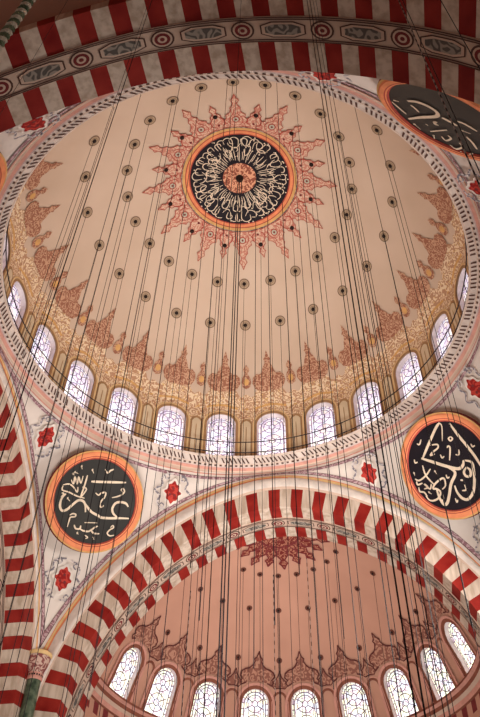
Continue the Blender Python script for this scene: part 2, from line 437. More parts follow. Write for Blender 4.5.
def make_arch(which, name, label, R_IN=1.145, R_V=1.250, nh=29.5, ms=.2):
    (ox, oy), T, Y, half = frameArch(which); ox += {'front': .028, 'back': .022}.get(which, 0)
    P = lambda x, y, z: V((ox, oy, 0)) + T*x + Y*y + V((0, 0, z))
    fmax = 1+(ZS-ZLOW)/(1.346*1.21)
    # joints: keystone centred on the axis
    joints = []; k = .5
    while k/nh < fmax: joints.append(k/nh); k += 1
    fs = [-j for j in reversed(joints)] + [0.0] + joints
    def col(f): return 0 if int(round(abs(f)*nh)) % 2 == 0 else 1
    mb = MB(); yb = [.0, .0875, .1615, SOFF]
    for i in range(len(fs)-1):
        f0, f1 = fs[i], fs[i+1]; c = col((f0+f1)/2 if not (f0 == 0 or f1 == 0) else 0)
        a0, a1 = arcpt(R_IN, f0), arcpt(R_IN, f1); b0, b1 = arcpt(R_V, f0), arcpt(R_V, f1)
        mb.add([P(a0[0], 0, a0[1]), P(a1[0], 0, a1[1]), P(b1[0], 0, b1[1]), P(b0[0], 0, b0[1])], [(0, 1, 2, 3)], c)   # face
        for (y0, y1) in ((0, yb[1]), (yb[2], SOFF)):
            mb.add([P(a0[0], y0, a0[1]), P(a1[0], y0, a1[1]), P(a1[0], y1, a1[1]), P(a0[0], y1, a0[1])], [(0, 1, 2, 3)], c)
        mb.add([P(a0[0], SOFF, a0[1]), P(a1[0], SOFF, a1[1]), P(b1[0], SOFF, b1[1]), P(b0[0], SOFF, b0[1])], [(0, 1, 2, 3)], c)
    o = mb.build(name, [red_m, lime_m], origin=(ox, oy, ZLOW)); tag(o, label, 'arch', kind='structure')
    # plain band along the middle of the soffit, with painted lozenges and cartouches
    mb = MB(); m = 120
    ff = [-fmax+2*fmax*i/m for i in range(m+1)]
    rows = [[P(*(lambda a: (a[0], y, a[1]))(arcpt(R_IN-off, f))) for f in ff] for y, off in ((yb[1], .0), (yb[1], .004), (yb[2], .004), (yb[2], 0))]
    mb.grid(rows, 0)
    def B(x, y):                   # x along the curve in radians of the arch, y across -1..1 on the band
        f = x/1.346; a = arcpt(R_IN-.006, f); return P(a[0], (yb[1]+yb[2])/2+y*(yb[2]-yb[1])/2, a[1])
    w = .037/1.165*1.0
    nlines = [-fmax*1.346+2*fmax*1.346*i/90 for i in range(91)]
    for yy in (-.93, -.78, .78, .93):
        mb.grid([[B(x, yy-.045) for x in nlines], [B(x, yy+.045) for x in nlines]], 1)
    k = -8
    while k <= 8:
        xc = k*ms
        if abs(xc) < fmax*1.346-.1:
            for rr_, mi in ((.030, 1), (.025, 0), (.020, 2), (.012, 0), (.006, 2)):
                q = circle(1, 16)
                mb.add([B(xc+rr_*x*1.0, y*rr_/.030*.72) + V((0, 0, -.0006*(5-mi))) * 0 + (P(0, 0, 0)-P(0, 0, 0)) - V((0, 0, .0008*[.030, .025, .020, .012, .006].index(rr_))) for x, y in q], [list(range(16))], mi)
            x0, x1 = xc+.042, xc+.158
            for e, h, mi, dz in ((0, .62, 1, 0), (.004, .54, 0, .0008), (.012, .40, 3, .0016)):
                xs = [x0+e+(x1-x0-2*e)*i/4 for i in range(5)]
                mb.grid([[B(x, -h*(.55 if i in (0, 4) else 1)) - V((0, 0, dz)) for i, x in enumerate(xs)], [B(x, h*(.55 if i in (0, 4) else 1)) - V((0, 0, dz)) for i, x in enumerate(xs)]], mi)
        k += 1
    mb.build('soffit_band', [band_m, line_m, maroon_m, grey_m], o)
    # white rolled moulding between the stones and the pendentives
    mb = MB(); rows = []
    for t in range(7):
        R = R_V+(R_OUT-R_V)*t/6; bul = -.007*sin(pi*t/6) - .002
        if t == 6:
            row = []
            for f in ff:
                x, z = arcpt(R, f); h_ = half-.002; sh = {'front': .028, 'back': -.022}.get(which, 0); x = max(-h_, min(h_, x+sh))
                z = max(z, zb(1.05*min(1, abs(x)/half))) if abs(f) <= 1 else z
                row.append(P(x-sh, .001, z))
            rows.append(row); continue
        rows.append([P(max(-half+.004-{'front': .028, 'back': -.022}.get(which, 0), min(half-.004-{'front': .028, 'back': -.022}.get(which, 0), arcpt(R, f)[0])), bul if 0 < t < 6 else 0, arcpt(R, f)[1]) for f in ff])
    mb.grid(rows, lambda i, j: 1 if i == 0 else 0)
    mb.build('arch_moulding', [white_m, band_m], o, smooth=True)
    return o
make_arch('front', 'trim_2', 'red and white striped pointed arch beyond the dome framing the half dome')
make_arch('back', 'trim_3', 'red and white striped arch overhead with a painted medallion band, nearest the viewer', 1.235, 1.30, 31.5, .203)
make_arch('left', 'trim_4', 'red and white striped arch rising beside the green marble column')
make_arch('right', 'trim_5', 'red and white striped arch beyond the black roundel lettered with crossing strokes')

# ---------------------------------------------------------------- pendentives
def pend(az, t, off=0.0):
    """az absolute; t 0 = under the ring, 1 = on the arch mouldings"""
    q = round(az/(pi/2)); al = az-q*pi/2; tn = tan(al)
    top = V((1.066*sin(az), 1.066*cos(az), H-.058))
    q %= 4
    if q == 0: bx, by = HX*tn, HY
    elif q == 1: bx, by = HX, (-HY if tn < 0 else -HYB)*tn
    elif q == 2: bx, by = -HX*tn, -HYB
    else: bx, by = -HX, (HY if tn > 0 else HYB)*tn
    bot = V((AX0+bx, AY0+by, zb(1.05*tn)))
    c = V((0, 0, 1.487)); p = top+(bot-top)*t; R = (top-c).length*(1-t)+(bot-c).length*t
    if R < 1.480: R += (1.480-R)*(1-abs(2*t-1)**3)*min(1, (bot-top).length/.35)
    p = c+(p-c).normalized()*R
    if off:
        nn = V((p.x, p.y, p.z-1.487)).normalized(); p = p-nn*off
    return p
def solve_t(az, z):
    lo, hi = 0.0, 1.0
    for _ in range(40):
        m_ = (lo+hi)/2
        if pend(az, m_).z > z: lo = m_
        else: hi = m_
    return lo
def plen(az): return (pend(az, 1)-pend(az, 0)).length
def slopef(az):
    al = abs(az-round(az/(pi/2))*pi/2); xe = 1.05*tan(al); return min(4.0, (xe+CF(R_OUT))/sqrt(max(.02, R_OUT**2-(xe+CF(R_OUT))**2)))
WALLS = {}
for nm, a_c, lab in (('wall_front_left', -45, 'pale painted pendentive carrying the charcoal roundel above the green column'),
                     ('wall_front_right', 45, 'pale painted pendentive behind the black roundel by the far arch'),
                     ('wall_back_right', 135, 'pale painted pendentive half hidden by the overhead arch, with a foreshortened grey roundel'),
                     ('wall_back_left', -135, 'pale painted pendentive with a slim red cartouche beside the overhead arch')):
    mb = MB(); az = [radians(a_c-45+90*i/48) for i in range(49)]
    mb.grid([[pend(a if 0 < i < 48 else a+(1e-5 if i == 0 else -1e-5), t/14) for i, a in enumerate(az)] for t in range(15)])
    c0 = pend(radians(a_c), .5)
    o = mb.build(nm, pend_m, origin=tuple(c0), smooth=True); tag(o, lab, 'pendentive', kind='structure'); WALLS[a_c] = o
    # painted border bands: along the arches, then under the ring
    mb = MB()
    for d0, d1, mi, of in ((.0, .010, 0, .004), (.010, .021, 1, .004), (.021, .025, 0, .004), (.038, .041, 3, .004), (.041, .056, 2, .004), (.056, .058, 3, .004)):
        for i in range(48):
            a, b = az[i]+1e-5, az[i+1]-1e-5; q = []; ok = True
            for aa in (a, b):
                Ln = plen(aa); k = sqrt(1+slopef(aa)**2)
                if d1*k > Ln*.97: ok = False
                q.append((pend(aa, 1-d0*k/Ln, of), pend(aa, 1-d1*k/Ln, of)))
            if ok: mb.add([q[0][0], q[1][0], q[1][1], q[0][1]], [(0, 1, 2, 3)], mi)
    for d0, d1, mi, of in ((.012, .019, 4, .005), (.032, .035, 3, .005), (.035, .050, 2, .005)):
        for i in range(48):
            a, b = az[i]+1e-5, az[i+1]-1e-5; q = []; ok = True
            for aa in (a, b):
                Ln = plen(aa)
                if d1 > Ln*.97: ok = False
                q.append((pend(aa, d0/Ln, of), pend(aa, d1/Ln, of)))
            if ok: mb.add([q[0][0], q[1][0], q[1][1], q[0][1]], [(0, 1, 2, 3)], mi)
    mb.build('painted_border', [orange_m, yellow_m, lav_m, line_m, pinkb_m], o)
    # three painted cartouches
    for da, z, s in ((-18.6, 2.443, 1.0), (18.6, 2.443, 1.0), (0, 1.972, 1.0)):
        a = radians(a_c+da); p = pend(a, solve_t(a, z))
        nn = V((p.x, p.y, p.z-1.487)).normalized(); tx = V((cos(a), -sin(a), 0)); ty = nn.cross(tx)
        if ty.z < 0: ty = -ty
        tx = (tx-nn*tx.dot(nn)).normalized()
        def Sx(off): return lambda x, y: p+tx*x*s+ty*y*s-nn*(off+(.024 if da == 0 else .010))
        mb = MB()
        lob = lambda r, k, e: [((r+e*cos(k*t))*cos(t)*(.84 if abs(sin(t)) > .2 else .96), (r+e*cos(k*t))*sin(t)*(1.0+.28*abs(sin(t))**3)) for t in [2*pi*i/48 for i in range(48)]]
        # scrolls round the cartouche
        for sx in (-1, 1):
            for sy in (-1, 1):
                ribbon(mb, Sx(.006), [(sx*.012, sy*.095), (sx*.045, sy*.085), (sx*.068, sy*.06), (sx*.060, sy*.03), (sx*.080, sy*.012), (sx*.095, sy*.0)], .010, 0)
                ribbon(mb, Sx(.006), [(sx*.05, sy*.10), (sx*.03, sy*.075), (sx*.045, sy*.062), (sx*.055, sy*.075)], .007, 0)
        fill(mb, Sx(.007), lob(.054, 8, .004), 1)
        fill(mb, Sx(.009), lob(.042, 8, .004), 2)
        for q in ((0, .02), (.012, -.012), (-.012, -.012)): fill(mb, Sx(.0105), circle(.007, 8, *q), 3)
        mb.build('painted_cartouche', [scroll_m, white_m, cart_m, maroon_m], o)

# ---------------------------------------------------------------- roundels with lettering
STROKES = {"left":[[1.0,[[-0.1532,-0.0203],[-0.1633,-0.0507],[-0.1557,-0.0853],[-0.137,-0.1007],[-0.1163,-0.0854],[-0.0993,-0.0525],[-0.0826,-0.0271],[-0.0606,-0.0225],[-0.043,-0.0348],[-0.0272,-0.0668]]],[1.0,[[-0.0543,-0.0239],[-0.0283,-0.0406],[0.0026,-0.0556],[0.0412,-0.0601],[0.0591,-0.0626],[0.0957,-0.052],[0.1457,-0.0333],[0.1934,-0.0171]]],[1.0,[[0.1671,0.0337],[0.1495,0.045],[0.1213,0.042],[0.0985,0.027],[0.093,-0.0022],[0.1081,-0.0235],[0.1377,-0.034]]],[1.0,[[-0.0604,0.079],[-0.0037,0.0992],[0.1081,0.1404]]],[0.7,[[-0.0183,0.1607],[-0.0004,0.1483],[0.0094,0.164],[0.0242,0.178]]],[0.7,[[-0.0172,0.0365],[0.0011,0.032],[0.0108,0.0474],[0.0305,0.0551],[0.0336,0.033],[0.0254,0.0105],[0.0256,-0.0086],[0.0375,-0.0171],[0.046,-0.0047]]],[0.6,[[0.0696,0.0454],[0.0926,0.0597],[0.1134,0.0795],[0.1184,0.0972],[0.1053,0.1078],[0.1002,0.0963],[0.1163,0.0885]]],[0.6,[[0.1212,-0.0915],[0.1276,-0.0777],[0.1355,-0.0863],[0.122,-0.1027],[0.1162,-0.1215],[0.1334,-0.1289],[0.1534,-0.1179]]],[0.7,[[-0.0557,-0.1414],[-0.0417,-0.155],[-0.0227,-0.1495],[-0.0235,-0.1333]]],[0.7,[[-0.0233,-0.1482],[-0.0031,-0.1521],[0.0225,-0.1465],[0.0335,-0.1349],[0.0487,-0.1143],[0.0578,-0.1072]]],[0.7,[[0.0335,-0.1349],[0.0503,-0.1454],[0.0795,-0.1378]]],[0.7,[[-0.012,-0.114],[0.0477,-0.0934]]],[0.6,[[-0.0947,-0.1072],[-0.084,-0.0957],[-0.0689,-0.0938],[-0.068,-0.1048],[-0.087,-0.1156],[-0.0866,-0.1342],[-0.0833,-0.1628]]],[0.7,[[-0.0906,0.1002],[-0.0841,0.0488],[-0.0801,-0.0148]]],[0.6,[[-0.1571,0.0505],[-0.1382,0.035],[-0.1459,0.0703],[-0.1212,0.0418],[-0.1289,0.0771],[-0.1056,0.0518],[-0.1098,0.0887]]],[0.6,[[-0.1825,0.0099],[-0.1772,-0.0108],[-0.1426,-0.0086],[-0.1015,-0.0116],[-0.0592,-0.0075]]],[0.6,[[-0.184,0.0131],[-0.1585,0.027],[-0.1324,0.022],[-0.1053,0.006],[-0.112,0.0301]]],[0.6,[[-0.0781,-0.0102],[-0.0679,0.0359],[-0.0915,0.0382]]],[0.6,[[-0.1748,-0.025],[-0.1633,-0.0243],[-0.1695,-0.0455]]],[0.5,[[-0.1379,-0.0371],[-0.122,-0.0461]]],[0.5,[[-0.078,0.1326],[-0.0658,0.1196]]],[0.5,[[-0.1356,0.1286],[-0.1277,0.1163]]],[0.5,[[-0.1546,0.0899],[-0.1347,0.0902]]],[0.5,[[0.0123,-0.1689],[0.0305,-0.1736],[0.0224,-0.1825]]],[0.5,[[-0.0263,-0.1717],[-0.0187,-0.1764]]],[0.5,[[0.0562,-0.1643],[0.0647,-0.1725]]],[0.5,[[-0.1619,0.0793],[-0.1522,0.0755]]]],"right":[[1.1,[[-0.0929,0.0917],[-0.0165,0.1321],[0.0564,0.1689],[0.0894,0.1788]]],[0.5,[[0.0894,0.1788],[0.0886,0.1568],[0.0493,0.1035]]],[1.2,[[-0.0932,0.0985],[-0.0513,0.0518],[-0.0044,-0.0003],[0.0388,-0.0405],[0.0681,-0.0406],[0.085,-0.0242]]],[1.2,[[-0.0103,0.0061],[0.0136,-0.0322],[0.0094,-0.0539],[-0.0341,-0.077],[-0.0755,-0.1152],[-0.1059,-0.1377],[-0.1242,-0.1334],[-0.1252,-0.0997],[-0.1146,-0.0608]]],[1.1,[[0.1309,0.1489],[0.1332,0.0809],[0.1396,0.0221],[0.1437,-0.0388],[0.1409,-0.0945]]],[1.1,[[0.0871,-0.0255],[0.1137,-0.0511],[0.1033,-0.0802],[0.075,-0.1246],[0.0368,-0.1632],[-0.004,-0.1761],[-0.0258,-0.1573],[-0.0309,-0.1235],[-0.0229,-0.0927]]],[1.0,[[0.0788,-0.0562],[0.0542,-0.0678],[0.0531,-0.0893],[0.0729,-0.0969],[0.0858,-0.0765],[0.0788,-0.0562]]],[0.7,[[0.0979,0.0967],[0.1006,0.0839],[0.086,0.0815],[0.0836,0.095],[0.0979,0.0967]]],[0.7,[[-0.0139,0.1211],[0.0179,0.1052],[0.0119,0.0905],[-0.0222,0.0891],[-0.043,0.0837],[-0.0191,0.076]]],[0.7,[[0.0517,0.065],[0.0615,0.0679],[0.0632,0.0549],[0.0268,0.0122]]],[0.6,[[0.0036,0.0588],[0.0013,0.0419],[0.0156,0.0421]]],[0.6,[[0.0684,0.0178],[0.0832,0.0084],[0.0966,0.0271]]],[0.6,[[-0.069,0.1661],[-0.0601,0.1556],[-0.0378,0.1696]]],[0.6,[[-0.1274,0.1134],[-0.1334,0.0983],[-0.1193,0.0942]]],[1.2,[[0.0186,-0.0881],[0.0277,-0.0953]]],[0.6,[[-0.0046,-0.1301],[0.0156,-0.1376],[0.0225,-0.1153]]],[0.6,[[-0.0283,-0.031],[-0.032,-0.0468],[-0.0199,-0.0478]]],[0.6,[[-0.0548,-0.1405],[-0.0593,-0.16],[-0.0486,-0.153]]],[0.6,[[0.1635,0.0157],[0.162,0.0005],[0.1752,-0.0008]]],[0.7,[[-0.1803,0.0381],[-0.1658,0.02],[-0.1203,0.0204],[-0.0804,0.0329]]],[0.7,[[-0.1062,0.0674],[-0.1203,0.0204],[-0.1092,-0.0368]]],[0.7,[[-0.1671,-0.0253],[-0.1453,-0.029],[-0.1524,-0.0064],[-0.1403,-0.0411],[-0.1203,-0.0256]]],[0.8,[[-0.1789,-0.0549],[-0.1757,-0.0795],[-0.159,-0.0937],[-0.129,-0.0975],[-0.1024,-0.0816],[-0.11,-0.059],[-0.1251,-0.0473],[-0.103,-0.0359],[-0.0624,-0.033],[-0.0476,-0.0419],[-0.0616,-0.0696],[-0.0862,-0.0748]]],[0.7,[[-0.1799,0.0239],[-0.1843,0.008],[-0.1577,0.0013]]],[0.7,[[-0.187,-0.0043],[-0.1939,-0.0233],[-0.1769,-0.0378],[-0.1737,-0.0625]]],[0.5,[[-0.1669,0.0626],[-0.1704,0.0508]]],[0.5,[[-0.0667,0.0107],[-0.0665,-0.0032]]],[0.5,[[-0.1538,-0.0514],[-0.1472,-0.0643]]],[0.6,[[-0.0982,-0.093],[-0.1081,-0.1141],[-0.1189,-0.1168]]]],"ur":[[1.3,[[0.0414,0.1753],[0.0393,0.0986],[0.0318,0.0214],[0.048,-0.0099],[0.0811,-0.0086],[0.1144,0.0191],[0.1267,0.0588]]],[0.7,[[0.1389,0.141],[0.0972,0.1484],[0.0667,0.1523]]],[0.8,[[0.107,0.0678],[0.0889,0.0677],[0.0659,0.0744]]],[0.9,[[-0.0383,0.1467],[-0.042,0.0513]]],[1.2,[[0.0231,-0.0031],[-0.0029,-0.0166],[-0.0281,-0.0252]]],[0.7,[[0.0048,0.1178],[-0.0056,0.1153]]],[0.7,[[0.0075,0.0685],[0.0069,0.0483],[-0.0019,0.0723],[-0.0111,0.0598]]],[0.9,[[-0.0023,-0.0518],[-0.0229,-0.0711],[-0.0661,-0.0847]]],[0.7,[[-0.0713,0.1201],[-0.0963,0.1274],[-0.0881,0.086],[-0.0696,0.0807]]],[0.7,[[-0.1216,0.1349],[-0.1484,0.1313],[-0.1398,0.084],[-0.1153,0.0717]]],[0.7,[[-0.1623,0.1239],[-0.1891,0.1203],[-0.1798,0.0731]]],[0.6,[[-0.0606,0.1546],[-0.0781,0.1727]]],[0.8,[[-0.0863,-0.0049],[-0.1224,0.0045],[-0.1583,0.0244]]],[0.6,[[0.0132,0.1748],[-0.0185,0.1789]]],[0.6,[[-0.0521,-0.024],[-0.0728,-0.0438]]],[0.6,[[0.1452,0.111],[0.1365,0.097]]]]}
ROUNDEL_AT = {-45: (-.8147, .7711, 2.2453), 45: (.8388, .7711, 2.2453), 135: (.8388, -.8824, 2.2453), -135: (-.8147, -.8824, 2.2453)}
def make_roundel(azd, key, board, label):
    az = radians(azd); c = V((1.2029*sin(az), 1.2029*cos(az), 2.310))
    n = V((c.x, c.y, c.z-1.487)).normalized(); KS = .972       # the boards hang clear of the curved masonry, tilted to it
    c = V(ROUNDEL_AT[azd]); t = V((cos(az), -sin(az), 0)); b = n.cross(t)
    if b.z < 0: b = -b
    S = lambda off: (lambda x, y: c+(t*x+b*y)*KS-n*off)
    root = empty('calligraphy_roundel', tuple(c)); tag(root, label, 'roundel', 'round boards with lettering on the pendentives')
    mb = MB(); fill(mb, S(0), circle(.208, 64)); ringstrip(mb, S(0), .208, .208, 2); mb.build('board', board, root)
    mb = MB()
    rows = []
    pr = [(.205, .002, 2), (.211, .008, 0), (.216, .009, 2), (.220, .010, 0), (.236, .010, 0), (.242, .006, 1), (.249, .004, 1), (.252, -.02, 1)]
    for r, o_, mi in pr: rows.append([S(o_)(r*cos(2*pi*k/72), r*sin(2*pi*k/72)) for k in range(72)])
    mb.grid(rows, lambda i, j: [2, 0, 2, 0, 0, 3, 1][i], close=True)
    mb.build('ring_frame', [orange_m, maroon_m, redline_m, gold_m], root)
    if key:
        mb = MB()
        for i, (w, pts) in enumerate(STROKES[key]):
            ribbon(mb, S(.004+.0002*i), pts, .0118*w, 0, True, 4)
            if len(pts) == 2 and w <= .6:
                x, y = pts[0]; fill(mb, S(.004+.0002*i), [(x, y+.007), (x+.005, y), (x, y-.007), (x-.005, y)])
        mb.build('lettering', script_m, root)
    return root
make_roundel(-45, 'left', black_m, 'charcoal roundel with cream Arabic lettering and a long bar, above the green column')
make_roundel(45, 'right', ink_m, 'black roundel with crossing bold cream Arabic strokes beside the far arch')
make_roundel(135, 'ur', black_m, 'foreshortened grey roundel tucked behind the overhead striped arch')
make_roundel(-135, None, black_m, 'roundel of which only the orange rim shows, below the slim red cartouche')

# ---------------------------------------------------------------- crown medallion
def crown(off): return lambda x, y: domeP(atan2(x, y), max(1e-5, hypot(x, y)), off)
med = empty('ceiling_medallion', (0, 0, ZD+RD)); tag(med, 'large round medallion with radiating cream script in an orange ring at the dome crown', 'medallion')
mb = MB(); S = crown(.006)
for r0, r1 in ((.001, .1), (.1, .2), (.2, .275)): ringstrip(mb, S, r0, r1, 72)
mb.build('dark_disc', ink_m, med)
mb = MB(); S = crown(.008)
for r0, r1, mi in ((.270, .276, 2), (.276, .292, 0), (.292, .297, 2), (.297, .312, 1), (.312, .317, 3)): ringstrip(mb, S, r0, r1, 96, mi)
mb.build('orange_ring', [orange_m, gold_m, redline_m, grey_m], med)
mb = MB(); S = crown(.009); ringstrip(mb, S, .001, .05, 36); ringstrip(mb, S, .05, .092, 36); mb.build('rosette_centre', mat_arabesque('centre_dots', (222,164,130), (150,84,66), 3.2, 26, .25), med)
mb = MB()
rnd = random.Random(5)
pol = lambda r, a: (r*sin(a), r*cos(a))
li = 0
for k in range(66):               # upright letters pointing at the centre
    a = 2*pi*k/66 + rnd.uniform(-.03, .03); r0 = rnd.uniform(.094, .12); r1 = rnd.uniform(.15, .20)
    ribbon(mb, crown(.0095+.0001*(k % 5)), [pol(r0, a), pol((r0+r1)/2, a+rnd.uniform(-.03, .03)), pol(r1, a+rnd.uniform(-.05, .05))], .0036)
for k in range(70):               # looping bowls of the lines of script
    a = rnd.uniform(0, 2*pi) if k > 40 else 2*pi*k/41 + rnd.uniform(-.05, .05); s = rnd.choice((-1, 1)); q = rnd.uniform(.6, 1.15)
    r = rnd.uniform(.228, .246) if k <= 40 else rnd.uniform(.16, .21)
    ribbon(mb, crown(.0101+.0001*(k % 5)), [pol(r-.035*q, a-s*.10*q), pol(r+.004, a-s*.11*q), pol(r+.020*q, a-s*.03), pol(r+.012*q, a+s*.07*q), pol(r-.012*q, a+s*.08*q), pol(r-.02*q, a)][:rnd.choice((4, 5, 6))], .0046)
for k in range(34):               # long sweeps along the ring
    a = 2*pi*k/34 + rnd.uniform(-.08, .08); r = rnd.uniform(.135, .215); q = rnd.uniform(.6, 1.2)
    ribbon(mb, crown(.0107+.0001*(k % 5)), [pol(r+.02, a), pol(r-.006, a+.08*q), pol(r-.008, a+.17*q), pol(r+.012, a+.26*q), pol(r+.03, a+.27*q)], .0044)
for k in range(70):
    a = rnd.uniform(0, 2*pi); r = rnd.choice((.142, .19, .255, .262)) + rnd.uniform(-.01, .005); x, y = pol(r, a); e = .005
    fill(mb, crown(.0112), [(x+e, y), (x, y+e), (x-e, y), (x, y-e)])
mb.build('lettering', script_m, med)
def ray_shape(mb, a, half, inner, K):
    u = (sin(a), cos(a)); w = (cos(a), -sin(a))
    def S0(off): return lambda x, y: crown(off)(u[0]*y+w[0]*x, u[1]*y+w[1]*x)
    poly = mirror(half); fill(mb, S0(.006+K), poly, 0)
    ribbon(mb, S0(.008+K), half + [(-x, y) for x, y in reversed(half)], .0036, 1, False, 0)
    for kind, y, r in inner:
        if kind == 'ros':
            fill(mb, S0(.009), circle(r, 10, 0, y), 1); fill(mb, S0(.0095), circle(r*.72, 10, 0, y), 2); fill(mb, S0(.0099), circle(r*.3, 8, 0, y), 3)
        else: fill(mb, S0(.0095), circle(r, 8, 0, y), 3)
    for sx in (-1, 1):
        ribbon(mb, S0(.0085+K), [(sx*.012, .33), (sx*.034, .345), (sx*.032, .375), (sx*.012, .40), (sx*.010, .43)], .0035, 1, True)
long_half = [(0, .318), (.070, .318), (.066, .335), (.052, .345), (.060, .362), (.046, .376), (.052, .392), (.034, .404), (.024, .422), (.027, .438), (.014, .452), (.010, .466), (.022, .486), (.010, .500), (0, .524)]
short_half = [(0, .318), (.050, .318), (.046, .340), (.032, .352), (.038, .370), (.026, .386), (.028, .402), (.014, .415), (.009, .425), (.019, .442), (.008, .455), (0, .474)]
sun_mats = [ray_m, redline_m, mat_noise('ray_grey_green', (176,172,150), (196,188,168), 2, 3), maroon_m]
for k in range(12):
    mb = MB(); ray_shape(mb, radians(-7.5+30*k), long_half, [('ros', .366, .021)], 0.0); mb.build('sunburst_ray', sun_mats, med)
    mb = MB(); ray_shape(mb, radians(7.5+30*k), short_half, [('dot', .345, .007)], .0008); mb.build('sunburst_ray', sun_mats, med)

# ---------------------------------------------------------------- rosettes and the wires that hang from them
def clock(azdeg):
    h = (6-azdeg/30) % 12; h = round(h*2)/2 % 12
    hh = int(h); names = ['twelve', 'one', 'two', 'three', 'four', 'five', 'six', 'seven', 'eight', 'nine', 'ten', 'eleven']
    return ("half past %s" if h-hh > .2 else "%s o'clock") % names[hh]
def make_rosette(name, mats, r, scale=1.0):
    root = empty(name, (0, 0, 0))
    S = lambda off: (lambda x, y: V((x, y, off)))
    mb = MB(); ringstrip(mb, S(.0030), r*.84, r, 24, 1); ringstrip(mb, S(.0034), .001, r*.84, 24, 0); ringstrip(mb, S(.0038), r*.5, r*.56, 20, 1); mb.build('painted_ring', mats[:2], root)
    mb = MB(); mb.grid([[V((rr*cos(2*pi*k/12), rr*sin(2*pi*k/12), zz)) for k in range(12)] for rr, zz in ((r*.36, .0036), (r*.30, .008), (r*.12, .011), (.0004, .012))], close=True)
    mb.build('hook_stud', mats[2], root)
    return root
def place_on(o, p, centre):
    p = V(p); n = (V(centre)-p).normalized(); q = n.to_track_quat('Z', 'Y')
    o.rotation_mode = 'QUATERNION'; o.rotation_quaternion = q; o.location = W(p)
CABLES = []
ros = make_rosette('ceiling_rosette', [ros_m, rosd_m, dot_m], .031)
first = True
for ring, rad_, off0, group in (('inner', .597, 7.5, 'inner ring of rosettes'), ('outer', .789, 7.5, 'outer ring of rosettes')):
    for k in range(24):
        azd = -off0+15*k; azd = (azd+180) % 360-180
        p = domeP(radians(azd), rad_)
        CABLES.append((p, 'wire', 'thin dark hanging wire dropping from the %s ring dome rosette at %s' % (ring, clock(azd)), 'dome wires'))
        if ring == 'outer' and abs(azd) > 141: continue
        o = ros if first else copy_tree(ros); first = False
        place_on(o, p, (0, 0, ZD))
        tag(o, 'ringed rosette, %s ring of the dome, at %s round the medallion' % (ring, clock(azd)), 'rosette', group)
stud = None
for k in range(12):
    azd = (7.5+30*k+180) % 360-180; p = domeP(radians(azd), .402)
    mb = MB()
    if stud is None:
        mb.grid([[V((rr*cos(2*pi*j/12), rr*sin(2*pi*j/12), zz)) for j in range(12)] for rr, zz in ((.012, .011), (.010, .015), (.004, .018), (.0004, .0185))], close=True)
        stud = mb.build('hook_stud', dot_m, None, origin=(0, 0, 0)); o = stud
    else: o = stud.copy(); COL.objects.link(o)
    place_on(o, p, (0, 0, ZD)); tag(o, 'tiny dark hook stud on the short sunburst ray at %s of the dome medallion' % clock(azd), 'hook', 'studs on the sunburst')
    CABLES.append((p-V((0, 0, .024)), 'wire', 'thin dark hanging wire from the short sunburst ray at %s of the dome medallion' % clock(azd), 'dome wires'))
mb = MB(); mb.grid([[V((rr*cos(2*pi*k/14), rr*sin(2*pi*k/14), ZD+RD-zz)) for k in range(14)] for rr, zz in ((.022, .004), (.020, .020), (.010, .028), (.008, .045), (.0004, .047))], close=True)
o = mb.build('hanging_boss', dot_m, None, origin=(0, 0, ZD+RD)); tag(o, 'dark hanging boss at the very centre of the dome medallion', 'boss')
for dx, dy in ((0, 0), (-.012, .012), (.014, -.010)):
    CABLES.append((V((dx, dy, ZD+RD-.050)), 'cord', 'dark cable falling from the boss in the dome medallion centre, one of three', 'cables from the dome centre'))

# ---------------------------------------------------------------- gallery railing
rail = empty('gallery_railing', (0, 0, H)); tag(rail, 'thin dark iron railing running round the ledge under the dome windows', 'railing')
for nm, zz in (('upper_rail', .100), ('lower_rail', .028)):
    mb = MB(); mb.tube([V((1.006*sin(2*pi*j/96), 1.006*cos(2*pi*j/96), H+zz)) for j in range(96)], .0028, 5, closed=True); mb.build(nm, rail_m, rail)
mb = MB(); mb.tube([V((0, 1.006, H-.002)), V((0, 1.006, H+.104))], .0020, 5)
post = mb.build('post', rail_m, rail)
for k in range(24):
    o = post if k == 0 else post.copy()
    if k: COL.objects.link(o); o.parent = rail
    o.rotation_euler = (0, 0, -(k+.5)*STEP)

# ---------------------------------------------------------------- half dome beyond the far arch
HC = V((-.008, 1.30, 1.41)); RH = .934; HD = .3220; HPH = -.1464
def hdA(az, al, off=0.0): return HC+V((sin(az)*cos(al), cos(az)*cos(al), sin(al)))*(RH-off)
def hdXY(az0, off): return lambda x, y: hdA(az0+x/(RH*.90), y/RH, off)    # x sideways, y up the curve from the horizon
W2_HW, W2_SP, W2_B = .078, .428, .262
YB0, YB1 = .215, .58
mb = MB(); i0, i1 = 0, 8
for i in range(i0, i1+1):
    a0 = HPH+(i-3.5)*HD; hx = HD/2*RH*.90
    bay_grid(mb, hdXY(a0, 0), -hx, hx, YB0, YB1, arch_outline(W2_HW, W2_SP, W2_B))
aL = HPH+(i0-4)*HD; aR = HPH+(i1-3)*HD
for a, b in ((-radians(91), aL), (aR, radians(91))):
    if b > a: mb.grid([[hdA(a+(b-a)*i/8, (YB0+(YB1-YB0)*j/4)/RH) for i in range(9)] for j in range(5)])
mb.grid([[hdA(radians(-91+182*i/64), YB1/RH+(pi/2-YB1/RH)*j/20*.9999) for i in range(65)] for j in range(21)])
hd = mb.build('ceiling_front', hd_m, origin=tuple(HC), smooth=True); tag(hd, 'dusky pink half dome with dark rosettes beyond the far striped arch', 'half dome', kind='structure')
proto = make_window('window_15', lambda x, y, off: hdXY(0, off)(x, y), W2_HW, W2_SP, W2_B, .018, tuple(hdA(0, W2_B/RH)),
                    (reveal_m, glass2_m, hdframe_m, pinkb_m, came2_m), .030, .008)
